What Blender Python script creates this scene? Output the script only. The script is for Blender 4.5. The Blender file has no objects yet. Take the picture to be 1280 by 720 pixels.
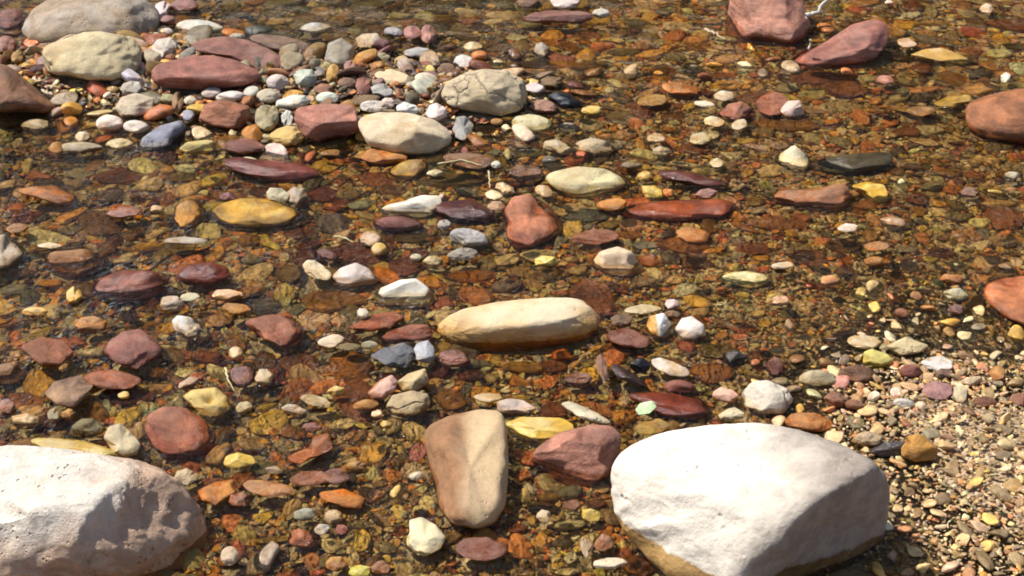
import bpy, math, random
import numpy as np
R = math.radians
random.seed(7)
rng = np.random.default_rng(7)
scene = bpy.context.scene
COL = scene.collection

# ------------------------------------------------------------------ camera, world, sun, exposure
CAM_H, PITCH, HFOV = 1.20, 31.0, 40.0
cam_d = bpy.data.cameras.new('camera'); cam = bpy.data.objects.new('camera', cam_d); COL.objects.link(cam)
cam.location = (0, 0, CAM_H); cam.rotation_euler = (R(90 - PITCH), 0, 0)
cam_d.sensor_width = 36; cam_d.lens = 18 / math.tan(R(HFOV / 2))
cam_d.clip_start = 0.05; cam_d.clip_end = 500
scene.camera = cam

SUN_EL, SUN_AZ = 59.0, -72.0          # azimuth from +y towards +x (negative: from the left, a little behind the scene)
w = bpy.data.worlds.new('World'); scene.world = w; w.use_nodes = True
nt = w.node_tree; nt.nodes.clear()
sky = nt.nodes.new('ShaderNodeTexSky'); sky.sky_type = 'NISHITA'; sky.sun_disc = False
sky.sun_elevation = R(SUN_EL); sky.sun_rotation = R(SUN_AZ)
bg = nt.nodes.new('ShaderNodeBackground'); bg.inputs['Strength'].default_value = 0.095
out = nt.nodes.new('ShaderNodeOutputWorld')
nt.links.new(sky.outputs[0], bg.inputs[0]); nt.links.new(bg.outputs[0], out.inputs[0])
sd = bpy.data.lights.new('sun', 'SUN'); sd.energy = 4.6; sd.angle = R(0.5); sd.color = (1, .95, .87)
so = bpy.data.objects.new('sun', sd); COL.objects.link(so)
so.rotation_euler = (R(90 - SUN_EL), 0, R(180 - SUN_AZ))
so.location = (-3, 2, 6)
vs = scene.view_settings
vs.view_transform = 'Standard'; vs.look = 'None'; vs.gamma = 1; vs.use_curve_mapping = False; vs.exposure = 0.5
scene.cycles.filter_width = 1.8; scene.cycles.max_bounces = 6; scene.cycles.transparent_max_bounces = 8
scene.cycles.caustics_reflective = False; scene.cycles.caustics_refractive = True; scene.cycles.sample_clamp_indirect = 5
sd.cycles.is_caustics_light = True

# ------------------------------------------------------------------ pixel <-> place
F = 640 / math.tan(R(HFOV / 2))
P_ = R(PITCH)
FW = np.array([0, math.cos(P_), -math.sin(P_)]); UP = np.array([0, math.sin(P_), math.cos(P_)]); RT = np.array([1., 0, 0])
CP = np.array([0, 0, CAM_H])
def ray(px, py):
    return FW + RT * (px - 640) / F + UP * (360 - py) / F
def at(px, py, z=0.0):
    d = ray(px, py); return CP + d * ((z - CAM_H) / d[2])
def project(v):
    d = v - CP; dep = d @ FW
    return 640 + F * (d @ RT) / dep, 360 - F * (d @ UP) / dep, dep
def unproject(px, py, dep):
    return CP + dep[:, None] * (FW + np.outer((px - 640) / F, RT) + np.outer((360 - py) / F, UP))

# ------------------------------------------------------------------ height of the stream bed (water level is z = 0)
BUMPS = []
for px, py, rx, ry, dz in [
        (400, 105, 300, 80, .047), (150, 60, 170, 70, .03), (560, 130, 110, 45, .022),
        (1240, 560, 420, 280, .016), (1310, 610, 300, 235, .032), (470, 660, 300, 110, .018), (1000, 330, 330, 160, .008),
        (620, 300, 260, 80, .006), (40, 200, 160, 60, -.03), (600, 0, 380, 45, -.055),
        (180, 300, 260, 120, -.006), (300, 380, 260, 90, -.004), (960, 80, 130, 30, .020), (60, 95, 110, 40, .012), (250, 330, 200, 80, .0)]:
    c = at(px, py); sx = abs(at(px + rx, py)[0] - c[0]); sy = (at(px, py - ry)[1] - at(px, py + ry)[1]) / 2
    BUMPS.append((c[0], c[1], sx, sy, dz))
def bed(x, y):
    z = -0.037 + 0.0 * x
    for bx, by, sx, sy, dz in BUMPS:
        q = ((x - bx) / sx) ** 2 + ((y - by) / sy) ** 2
        z = z + dz * np.exp(-q * .9)
    z = z + .004 * np.sin(x * 9 + y * 4) * np.sin(y * 11 - x * 3) 
    # banks rise well outside the picture
    e = np.maximum(0, np.maximum(np.abs(x) - 3.2, np.maximum(y - 6.0, -2.0 - y)))
    return z + np.minimum(.9, e * .25) - .02 * np.minimum(1, np.maximum(0, y - 4.2))

# ------------------------------------------------------------------ materials
def N(nt, t, **kw):
    n = nt.nodes.new(t)
    for k, v in kw.items():
        if k in n.inputs: n.inputs[k].default_value = v
        else: setattr(n, k, v)
    return n
def new_mat(name):
    m = bpy.data.materials.new(name); m.use_nodes = True
    nt = m.node_tree; nt.nodes.clear()
    o = nt.nodes.new('ShaderNodeOutputMaterial'); b = nt.nodes.new('ShaderNodeBsdfPrincipled')
    nt.links.new(b.outputs[0], o.inputs[0])
    return m, nt, b
def mixc(nt, fac, a, b, mode='MIX'):
    n = nt.nodes.new('ShaderNodeMix'); n.data_type = 'RGBA'; n.blend_type = mode
    for s, v in ((n.inputs[0], fac), (n.inputs[6], a), (n.inputs[7], b)):
        if hasattr(v, 'is_linked'): nt.links.new(v, s)
        elif isinstance(v, (int, float)): s.default_value = v
        else: s.default_value = (*v, 1)
    return n.outputs[2]
def ramp(nt, val, lo, hi, a=0., b=1.):
    n = nt.nodes.new('ShaderNodeMapRange'); n.interpolation_type = 'SMOOTHSTEP'
    n.inputs[1].default_value = lo; n.inputs[2].default_value = hi; n.inputs[3].default_value = a; n.inputs[4].default_value = b
    nt.links.new(val, n.inputs[0]); return n.outputs[0]
def mth(nt, op, a, b=0.):
    n = nt.nodes.new('ShaderNodeMath'); n.operation = op
    for s, v in ((n.inputs[0], a), (n.inputs[1], b)):
        if hasattr(v, 'is_linked'): nt.links.new(v, s)
        else: s.default_value = v
    return n.outputs[0]

def stone_mat(name, source='object', mott=14, mott_amt=.35, stain=None, stain_amt=.0, stain_scale=9,
              pit=0., pit_scale=90, bump=.25, bump_scale=60, rough=.85, wet_top=.007, wet_mul=(.78, .69, .54), vein=0., low=None, wslope=0.,
              strata=0., wet_rough=.15, speck=.25):
    m, nt, b = new_mat(name); L = nt.links.new
    tc = N(nt, 'ShaderNodeTexCoord'); oi = N(nt, 'ShaderNodeObjectInfo'); ge = N(nt, 'ShaderNodeNewGeometry')
    off = N(nt, 'ShaderNodeVectorMath', operation='ADD')
    if source == 'object':
        L(tc.outputs['Object'], off.inputs[0])
        mm = mth(nt, 'MULTIPLY', oi.outputs['Random'], 40.); L(mm, off.inputs[1])
        base = oi.outputs['Color']
    else:
        L(tc.outputs['Object'], off.inputs[0])
        at_ = N(nt, 'ShaderNodeAttribute', attribute_name='col'); base = at_.outputs['Color']
    v = off.outputs[0]
    def noise(scale, detail=4., rough_=.6, dist=0.):
        n = N(nt, 'ShaderNodeTexNoise', Scale=scale, Detail=detail, Roughness=rough_, Distortion=dist); L(v, n.inputs['Vector']); return n.outputs[0]
    n1 = noise(mott, 5, .65, .4); n2 = noise(mott * 9, 3)
    c = mixc(nt, ramp(nt, n1, .3, .7), mixc(nt, 1., base, (1 - mott_amt,) * 3, 'MULTIPLY'), mixc(nt, 1., base, (1 + mott_amt * .55,) * 3, 'MULTIPLY'))
    c = mixc(nt, ramp(nt, noise(mott * 30, 3, .7), .38, .6, speck * 1.3, 0), c, mixc(nt, 1., c, (.62, .56, .5), 'MULTIPLY'))
    c = mixc(nt, ramp(nt, n2, .35, .7, speck, 0), c, mixc(nt, 1., c, (.55, .5, .45), 'MULTIPLY'))
    if stain:
        n3 = noise(stain_scale, 6, .7, .8)
        c = mixc(nt, ramp(nt, n3, .48, .66, 0, stain_amt), c, stain)
    if low:                                   # a differently coloured lower flank; on the white boulder, painted shade: (colour, height, softness)
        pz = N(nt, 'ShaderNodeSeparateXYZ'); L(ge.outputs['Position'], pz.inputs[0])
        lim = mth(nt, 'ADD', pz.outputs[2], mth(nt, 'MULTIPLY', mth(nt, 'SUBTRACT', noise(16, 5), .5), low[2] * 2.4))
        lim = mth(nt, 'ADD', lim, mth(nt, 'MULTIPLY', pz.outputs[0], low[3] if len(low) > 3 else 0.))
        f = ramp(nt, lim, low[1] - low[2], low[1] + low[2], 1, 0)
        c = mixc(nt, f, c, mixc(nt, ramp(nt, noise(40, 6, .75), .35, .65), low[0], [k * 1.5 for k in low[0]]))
    if strata:
        cm = N(nt, 'ShaderNodeMapping'); cm.inputs['Scale'].default_value = (14, 20, 150); cm.inputs['Rotation'].default_value = (.25, .2, 0); L(v, cm.inputs[0])
        cn = N(nt, 'ShaderNodeTexNoise', Scale=1., Detail=4.); L(cm.outputs[0], cn.inputs['Vector'])
        c = mixc(nt, ramp(nt, cn.outputs[0], .42, .62, .0, .55), c, mixc(nt, 1., c, (.55, .48, .46), 'MULTIPLY'))
        c = mixc(nt, ramp(nt, noise(mott * .8, 3), .56, .72, 0, .5), c, mixc(nt, 1., c, (1.55, 1.45, 1.4), 'MULTIPLY'))
    if vein:
        wv = N(nt, 'ShaderNodeTexVoronoi', feature='DISTANCE_TO_EDGE', Scale=stain_scale * 1.2); 
        wd = N(nt, 'ShaderNodeVectorMath', operation='ADD'); nn = N(nt, 'ShaderNodeTexNoise', Scale=stain_scale * 2, Detail=4.); L(v, nn.inputs['Vector'])
        sc = N(nt, 'ShaderNodeVectorMath', operation='SCALE'); sc.inputs['Scale'].default_value = .06; L(nn.outputs['Color'], sc.inputs[0])
        L(v, wd.inputs[0]); L(sc.outputs[0], wd.inputs[1]); L(wd.outputs[0], wv.inputs['Vector'])
        vmask = ramp(nt, wv.outputs['Distance'], .0, .03, 1, 0)
        c = mixc(nt, mth(nt, 'MULTIPLY', vmask, vein * .6), c, (.16, .12, .08))
    # wet and iron-stained up to just above the water line
    p = N(nt, 'ShaderNodeSeparateXYZ'); L(ge.outputs['Position'], p.inputs[0])
    hz = mth(nt, 'ADD', p.outputs[2], mth(nt, 'MULTIPLY', mth(nt, 'SUBTRACT', noise(35, 5, .7), .5), .03))
    if wslope: hz = mth(nt, 'ADD', hz, mth(nt, 'MULTIPLY', mth(nt, 'SUBTRACT', p.outputs[0], .13), wslope))
    wet = ramp(nt, hz, wet_top - .003, wet_top + .003, 1, 0)
    gm = N(nt, 'ShaderNodeGamma', Gamma=1.22); L(c, gm.inputs[0])
    c = mixc(nt, wet, c, mixc(nt, 1., gm.outputs[0], [k * 1.45 for k in wet_mul], 'MULTIPLY'))
    L(c, b.inputs['Base Color'])
    rr = N(nt, 'ShaderNodeMix'); rr.inputs[2].default_value = rough; rr.inputs[3].default_value = wet_rough; L(wet, rr.inputs[0])
    L(rr.outputs[0], b.inputs['Roughness'])
    h = mth(nt, 'ADD', noise(bump_scale, 6, .7), mth(nt, 'MULTIPLY', noise(bump_scale * 5, 5, .75), .6))
    if vein: h = mth(nt, 'SUBTRACT', h, mth(nt, 'MULTIPLY', vmask, 1.6))
    if pit:
        pv = N(nt, 'ShaderNodeTexVoronoi', Scale=pit_scale); L(v, pv.inputs['Vector'])
        h = mth(nt, 'SUBTRACT', h, mth(nt, 'MULTIPLY', mth(nt, 'MULTIPLY', ramp(nt, pv.outputs['Distance'], .05, .32, 1, 0), ramp(nt, noise(pit_scale * .25, 2), .5, .62)), pit))
    if strata:
        sm = N(nt, 'ShaderNodeMapping'); sm.inputs['Scale'].default_value = (10, 16, 110); L(v, sm.inputs[0])
        sn = N(nt, 'ShaderNodeTexNoise', Scale=1., Detail=5.); L(sm.outputs[0], sn.inputs['Vector'])
        h = mth(nt, 'ADD', h, mth(nt, 'MULTIPLY', sn.outputs[0], strata))
    bm = N(nt, 'ShaderNodeBump', Strength=bump, Distance=.006); L(h, bm.inputs['Height']); L(bm.outputs[0], b.inputs['Normal'])
    return m

LOWZ, LOWX = .27, -.36
M = {
    'lime': stone_mat('pale_limestone', mott=22, mott_amt=.28, stain=(.40, .27, .13), stain_amt=.65, pit=1.2, pit_scale=110, bump=.45, speck=.3),
    'limep': stone_mat('plain_limestone', mott=24, mott_amt=.24, stain=(.46, .33, .2), stain_amt=.5, pit=.7, pit_scale=130, bump=.3, speck=.15),
    'crack': stone_mat('cracked_limestone', mott=18, mott_amt=.2, stain=(.36, .24, .1), stain_amt=.5, pit=1.6, pit_scale=80, bump=.6, vein=.95, speck=.35),
    'sand': stone_mat('red_sandstone', mott=20, mott_amt=.42, stain=(.42, .26, .2), stain_amt=.3, bump=.7, strata=.9, speck=.4, rough=.58),
    'grey': stone_mat('grey_stone', mott=30, mott_amt=.35, stain=(.5, .45, .4), stain_amt=.4, pit=1.2, bump=.6),
    'gloss': stone_mat('wet_dark_stone', mott=30, mott_amt=.35, bump=.5, bump_scale=45, strata=.8, rough=.2, wet_top=.02, wet_rough=.14, wet_mul=(.62, .56, .5)),
    'limebase': stone_mat('ochre_based_limestone', mott=18, mott_amt=.1, stain=(.5, .4, .3), stain_amt=.25, pit=.9, pit_scale=110, bump=.4, speck=.15,
                          low=((.42, .24, .08), .028, .022), wet_top=.004),
    'upright': stone_mat('tan_sided_stone', mott=20, mott_amt=.14, stain=(.45, .3, .2), stain_amt=.35, pit=.9, pit_scale=120, bump=.35, speck=.25,
                         low=((.20, .10, .045), -.215, .06, 4.)),
    'whiteochre': stone_mat('white_and_ochre_stone', mott=30, mott_amt=.12, pit=.8, bump=.4, low=((.42, .24, .08), 20 * at(822, 412)[0], .04, 20.)),
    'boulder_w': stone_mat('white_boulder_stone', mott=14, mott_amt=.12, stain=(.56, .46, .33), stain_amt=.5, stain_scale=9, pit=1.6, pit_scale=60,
                           bump=.5, bump_scale=40, speck=.12, wet_top=.040, wslope=.08, wet_rough=.35, wet_mul=(.48, .33, .15), low=((.23, .19, .155), -.215, .07, -1.)),  # low paints the shade of the right end into the stone colour
    'boulder_l': stone_mat('weathered_boulder_stone', mott=12, mott_amt=.08, stain=(.55, .46, .36), stain_amt=.3, stain_scale=7, pit=1.0, pit_scale=120,
                           bump=.9, bump_scale=40, speck=.2, wet_top=.02, low=((.42, .28, .19), LOWZ, .03, LOWX)),
    'gravel': stone_mat('gravel_stone', 'attr', mott=60, mott_amt=.35, bump=.45, bump_scale=120, speck=.25, wet_rough=.12, wet_top=.026, wet_mul=(.84, .76, .62)),
}

# bed sheet below the gravel
def bed_mat():
    m, nt, b = new_mat('stream_bed_grit'); L = nt.links.new
    tc = N(nt, 'ShaderNodeTexCoord')
    vo = N(nt, 'ShaderNodeTexVoronoi', Scale=130.); L(tc.outputs['Object'], vo.inputs['Vector'])
    sp = N(nt, 'ShaderNodeSeparateColor'); L(vo.outputs['Color'], sp.inputs[0])
    cr = N(nt, 'ShaderNodeValToRGB'); e = cr.color_ramp.elements
    cols = [(.24, .17, .1), (.40, .28, .15), (.38, .3, .19), (.48, .38, .26), (.34, .2, .11), (.54, .46, .33)]
    e[0].color = (*cols[0], 1); e[0].position = 0; e[1].color = (*cols[-1], 1)
    for i, c in enumerate(cols[1:-1]):
        q = e.new((i + 1) / 5); q.color = (*c, 1)
    L(sp.outputs[0], cr.inputs[0]); L(cr.outputs[0], b.inputs['Base Color']); b.inputs['Roughness'].default_value = .6
    bm = N(nt, 'ShaderNodeBump', Strength=.8, Distance=.004, invert=True); L(vo.outputs['Distance'], bm.inputs['Height']); L(bm.outputs[0], b.inputs['Normal'])
    return m
M['bed'] = bed_mat()

def water_mat():
    m = bpy.data.materials.new('stream_water'); m.use_nodes = True; nt = m.node_tree; nt.nodes.clear(); L = nt.links.new
    o = N(nt, 'ShaderNodeOutputMaterial'); mx = N(nt, 'ShaderNodeMixShader')
    tr = N(nt, 'ShaderNodeBsdfRefraction', IOR=1.33, Roughness=0.); tr.inputs[0].default_value = (.995, .925, .70, 1)
    gl = N(nt, 'ShaderNodeBsdfGlossy', Roughness=.025); fr = N(nt, 'ShaderNodeFresnel', IOR=1.33)
    tc = N(nt, 'ShaderNodeTexCoord'); mp = N(nt, 'ShaderNodeMapping'); mp.inputs['Scale'].default_value = (1, .75, 1); L(tc.outputs['Object'], mp.inputs[0])
    a = N(nt, 'ShaderNodeTexNoise', Scale=16., Detail=5., Roughness=.55, Distortion=.6); L(mp.outputs[0], a.inputs['Vector'])
    c = N(nt, 'ShaderNodeTexNoise', Scale=70., Detail=3., Roughness=.5, Distortion=1.2); L(mp.outputs[0], c.inputs['Vector'])
    h = mth(nt, 'ADD', a.outputs[0], mth(nt, 'MULTIPLY', c.outputs[0], .7))
    bm = N(nt, 'ShaderNodeBump', Strength=1., Distance=.016); L(h, bm.inputs['Height'])
    L(bm.outputs[0], gl.inputs['Normal']); L(bm.outputs[0], fr.inputs['Normal'])
    L(fr.outputs[0], mx.inputs[0]); L(tr.outputs[0], mx.inputs[1]); L(gl.outputs[0], mx.inputs[2]); L(mx.outputs[0], o.inputs['Surface'])
    return m
M['water'] = water_mat()

# ------------------------------------------------------------------ mesh helpers
def mesh_from(name, v, f, smooth=True):
    me = bpy.data.meshes.new(name)
    v = np.asarray(v, np.float32); f = np.asarray(f, np.int32); k = f.shape[1]
    me.vertices.add(len(v)); me.vertices.foreach_set('co', v.ravel())
    me.loops.add(f.size); me.loops.foreach_set('vertex_index', f.ravel())
    me.polygons.add(len(f)); me.polygons.foreach_set('loop_start', np.arange(0, f.size, k, dtype=np.int32))
    me.polygons.foreach_set('use_smooth', np.full(len(f), smooth, dtype=bool))
    me.update(calc_edges=True); return me
def link(name, me, mat, loc=(0, 0, 0)):
    me.materials.append(mat); o = bpy.data.objects.new(name, me); COL.objects.link(o); o.location = loc; return o

def ico(level):
    t = (1 + 5 ** .5) / 2
    v = [(-1, t, 0), (1, t, 0), (-1, -t, 0), (1, -t, 0), (0, -1, t), (0, 1, t), (0, -1, -t), (0, 1, -t), (t, 0, -1), (t, 0, 1), (-t, 0, -1), (-t, 0, 1)]
    f = [(0, 11, 5), (0, 5, 1), (0, 1, 7), (0, 7, 10), (0, 10, 11), (1, 5, 9), (5, 11, 4), (11, 10, 2), (10, 7, 6), (7, 1, 8),
         (3, 9, 4), (3, 4, 2), (3, 2, 6), (3, 6, 8), (3, 8, 9), (4, 9, 5), (2, 4, 11), (6, 2, 10), (8, 6, 7), (9, 8, 1)]
    v = [np.array(p) / np.linalg.norm(p) for p in v]
    for _ in range(level):
        cache = {}; nf = []
        def mid(a, b):
            k = (min(a, b), max(a, b))
            if k not in cache:
                p = v[a] + v[b]; v.append(p / np.linalg.norm(p)); cache[k] = len(v) - 1
            return cache[k]
        for a, b, c in f:
            x, y, z = mid(a, b), mid(b, c), mid(c, a); nf += [(a, x, z), (b, y, x), (c, z, y), (x, y, z)]
        f = nf
    return np.array(v), np.array(f)
ICO = {k: ico(k) for k in range(7)}

def wobble(v, r, freq, n=10):
    s = np.zeros(len(v))
    for _ in range(n):
        k = r.normal(size=3); k /= np.linalg.norm(k)
        s += np.sin(v @ k * freq * r.uniform(.6, 1.5) + r.uniform(0, 6.28))
    return s / n ** .5

def ridged(v, r, freq, octaves=5):
    """fractal sum of warped sine noise, for chipped and pitted boulders"""
    s = np.zeros(len(v)); amp = 1.; q = v.copy()
    for _ in range(octaves):
        q = q + .12 * np.stack([wobble(q, r, freq, 5) for _ in range(3)], 1) / freq * 4
        s += amp * (1 - np.abs(wobble(q, r, freq, 7))); amp *= .5; freq *= 2.1
    return s

def soft(e, k):
    return k * np.logaddexp(0, e / k) - np.where(e < -4 * k, 0, 0)
def rock_shape(level, r, shape='round', cuts=None, hard=.10):
    """unit stone: x right, y away, z up"""
    v, f = ICO[level]; v = v.copy()
    p = {'round': (10, .72, .98, .075, 2.6, .04), 'block': (13, .60, .9, .06, 2.0, .018), 'slab': (10, .64, .95, .055, 1.8, .02), 'lump': (9, .66, .95, .12, 1.0, .03), 'chip': (9, .42, .8, .04, 1, .012), 'smooth': (4, .86, .98, .04, 1, .08)}[shape]
    for n, d in (cuts or []):
        n = np.array(n, float); n /= np.linalg.norm(n); e = v @ n - d + wobble(v, r, 4., 6) * .045
        v -= (soft(e, hard) * .92)[:, None] * n
    for i in range(p[0]):
        n = r.normal(size=3); n /= np.linalg.norm(n)
        if shape == 'slab' and i < 2: n = np.array([r.normal() * .12, r.normal() * .12, 1 if i == 0 else -1]); n /= np.linalg.norm(n)
        d = r.uniform(p[1], p[2])
        if shape == 'slab' and i < 2: d = .6
        e = v @ n - d + (wobble(v, r, 4.5, 5) * .03 if level > 2 else 0)
        v -= (soft(e, p[5]) * .92)[:, None] * n
    nr = v / np.linalg.norm(v, axis=1)[:, None]
    v += nr * (wobble(v, r, 2.4, 8) * p[3])[:, None]
    v += nr * (wobble(v, r, 7, 10) * p[3] * .3)[:, None]
    if level >= 4: v += nr * (wobble(v, r, 19, 12) * p[3] * .12)[:, None]
    return v, f

def outline_radius(poly, cx, cy, phi):
    pts = np.array(poly, float) - (cx, cy)
    res = np.zeros(len(phi)); d = np.stack([np.cos(phi), np.sin(phi)], 1)
    for i in range(len(pts)):
        a, b = pts[i], pts[(i + 1) % len(pts)]; e = b - a
        den = d[:, 0] * e[1] - d[:, 1] * e[0]; den = np.where(np.abs(den) < 1e-9, 1e-9, den)
        t = (a[0] * e[1] - a[1] * e[0]) / den; u = (a[0] * d[:, 1] - a[1] * d[:, 0]) / den
        ok = (t > 0) & (u >= -1e-6) & (u <= 1 + 1e-6)
        res = np.where(ok, np.maximum(res, t), res)
    return np.where(res <= 0, 1., res)
def centroid(poly):
    p = np.array(poly, float); q = np.roll(p, -1, 0); cr = p[:, 0] * q[:, 1] - q[:, 0] * p[:, 1]; A = cr.sum() / 2
    return ((p[:, 0] + q[:, 0]) * cr).sum() / (6 * A), ((p[:, 1] + q[:, 1]) * cr).sum() / (6 * A)
NB = 144
def csmooth(a, k):
    return sum(np.roll(a, i) for i in range(-k, k + 1)) / (2 * k + 1)

FOOT = []                                       # footprints of the stones (x, y, rx, ry)
def stone(name, poly, color, mat, flag, shape='round', thick=.5, level=4, seed=0, cuts=None, rough_amt=0., hard=.05, sink=.6):
    """A solid stone lying on the bed. Its plan size comes from where its outline meets the bed, it has a real thickness of its own."""
    r = np.random.default_rng(seed)
    cx, cy = centroid(poly)
    phi = (np.arange(NB) + .5) / NB * 2 * math.pi - math.pi
    Ro = csmooth(outline_radius(poly, cx, cy, phi), 2)
    xs = [p[0] for p in poly]; ys = [p[1] for p in poly]; wpx, hpx = max(xs) - min(xs), max(ys) - min(ys)
    g = at(cx, cy, 0.); dep = (g - CP) @ FW; sc = dep / F
    dvec = ray(cx, cy); th = math.asin(-dvec[2] / np.linalg.norm(dvec))
    a = wpx * sc / 2; hw = hpx * sc / 2
    c = min(thick * min(a, hw / math.sin(th)), .80 * hw / math.cos(th))
    b_ = math.sqrt(max(1e-9, hw * hw - (c * math.cos(th)) ** 2)) / math.sin(th)
    gb = float(bed(np.array(g[0]), np.array(g[1])))
    v, f = rock_shape(level, r, shape, cuts, hard)
    top = c * v[:, 2].max()
    zc = gb + c * (sink if flag == 'D' else .55)
    if flag == 'S': zc = min(zc, -.005 - top)
    elif flag == 'W': zc = min(max(zc, .008 - top), .016 - top)
    elif flag == 'D': zc = max(zc, .016 - top)
    ctr = at(cx, cy, zc)
    if rough_amt:
        nr = v / np.linalg.norm(v, axis=1)[:, None]; v = v + nr * (ridged(v, r, 5.)[:, None] - 1) * rough_amt
    w3 = v * (a, b_, c) + ctr
    for _ in range(2):
        px, py, dp = project(w3)
        dx, dy = px - cx, py - cy; ang = np.arctan2(dy, dx); rad = np.hypot(dx, dy)
        bi = np.clip(((ang + math.pi) / (2 * math.pi) * NB).astype(int), 0, NB - 1)
        Re = np.zeros(NB); np.maximum.at(Re, bi, rad)
        good = Re > 0
        Re = np.interp(np.arange(NB), np.arange(NB)[good], Re[good], period=NB)
        Re = np.maximum(Re, csmooth(Re, 2))
        k = csmooth(Ro / Re, 1)
        kk = np.interp((ang + math.pi) / (2 * math.pi) * NB - .5, np.arange(NB), k, period=NB)
        w3 = unproject(cx + dx * kk, cy + dy * kk, dp)
    base = np.array([ctr[0], ctr[1], w3[:, 2].min()])
    o = link(name, mesh_from(name, w3 - base, f), mat, base)
    o.color = (*color, 1)
    FOOT.append((ctr[0], ctr[1], np.abs(w3[:, 0] - ctr[0]).max(), np.abs(w3[:, 1] - ctr[1]).max(), w3[:, 2].max()))
    return o
def tag(o, label, cat, group=None):
    o['label'] = label; o['category'] = cat
    if group: o['group'] = group

# ------------------------------------------------------------------ the setting: bed, water
def axis(lo, hi, f0, f1, fine, coarse):
    a = np.concatenate([np.linspace(lo, f0, coarse)[:-1], np.linspace(f0, f1, fine), np.linspace(f1, hi, coarse)[1:]]); return a
def grid(xs, ys):
    X, Y = np.meshgrid(xs, ys); nx, ny = len(xs), len(ys)
    i = np.arange(nx * ny).reshape(ny, nx)
    f = np.stack([i[:-1, :-1], i[:-1, 1:], i[1:, 1:], i[1:, :-1]], -1).reshape(-1, 4)
    return X.ravel(), Y.ravel(), f
X, Y, f = grid(axis(-40, 40, -3.5, 3.5, 200, 30), axis(-30, 60, -1.5, 6.5, 220, 30))
o = link('stream_bed', mesh_from('stream_bed', np.stack([X, Y, bed(X, Y) - .006], 1), f), M['bed']); o['kind'] = 'structure'

# dark wood on the far bank, above the picture: the stream mirrors it
def wood():
    r = np.random.default_rng(11); n = 26000
    k = r.integers(0, 26, n); tx = r.uniform(-2.6, 7, 26); ty = r.uniform(8.5, 14, 26); th = r.uniform(5, 9, 26); tr = r.uniform(1.3, 2.4, 26)
    d = r.normal(size=(n, 3)); d /= np.linalg.norm(d, axis=1)[:, None]; q = r.uniform(.45, 1.05, n)[:, None]
    c = np.stack([tx[k], ty[k], th[k] * .55], 1) + d * q * np.stack([tr[k], tr[k], th[k] * .52], 1)
    a = r.normal(size=(n, 3)); a /= np.linalg.norm(a, axis=1)[:, None]; b = np.cross(a, r.normal(size=(n, 3))); b /= np.linalg.norm(b, axis=1)[:, None]
    s = r.uniform(.10, .22, n)[:, None]
    v = np.stack([c - a * s, c - b * s * .5, c + a * s, c + b * s * .5], 1).reshape(-1, 3)
    v[:, 2] = np.maximum(v[:, 2], .3)
    m, nt, bs = new_mat('wood_leaves'); bs.inputs['Base Color'].default_value = (.05, .075, .022, 1); bs.inputs['Roughness'].default_value = .6
    o = link('far_trees', mesh_from('far_trees', v, np.arange(4 * n).reshape(-1, 4), False), m); o['kind'] = 'stuff'
    o['label'] = 'dark green wood on the far bank mirrored in the stream'; o['category'] = 'trees'
wood()

# ------------------------------------------------------------------ colours (dry stone)
C = dict(white=(.62, .58, .51), cream=(.60, .51, .35), pinkwhite=(.66, .54, .49), peach=(.60, .42, .27), tan=(.43, .33, .2), ochre=(.50, .28, .07),
         gold=(.56, .34, .06), yellow=(.62, .46, .15), orange=(.55, .26, .07), rust=(.42, .18, .085), red=(.32, .11, .07), redbrown=(.27, .10, .07),
         purple=(.26, .13, .13), brown=(.28, .16, .08), olive=(.29, .22, .09), grey=(.34, .32, .29), bluegrey=(.32, .34, .41), darkgrey=(.13, .12, .11),
         black=(.035, .035, .045), pink=(.44, .24, .19), palegreen=(.55, .66, .42), greytan=(.38, .32, .24))
MATOF = dict(white='lime', cream='lime', pinkwhite='limep', peach='limep', yellow='limep', tan='grey', greytan='grey', grey='grey', bluegrey='grey', black='gloss',
             darkgrey='gloss', palegreen='limep')
WORD = dict(white='white', cream='cream', pinkwhite='pinkish white', peach='peach', tan='tan', ochre='ochre', gold='golden', yellow='yellow', orange='orange',
            rust='rust-brown', red='dull red', redbrown='reddish brown', purple='purplish', brown='brown', olive='olive brown', grey='grey', bluegrey='blue-grey',
            darkgrey='dark grey', black='black', pink='pink', palegreen='pale green', greytan='greyish tan')

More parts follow.
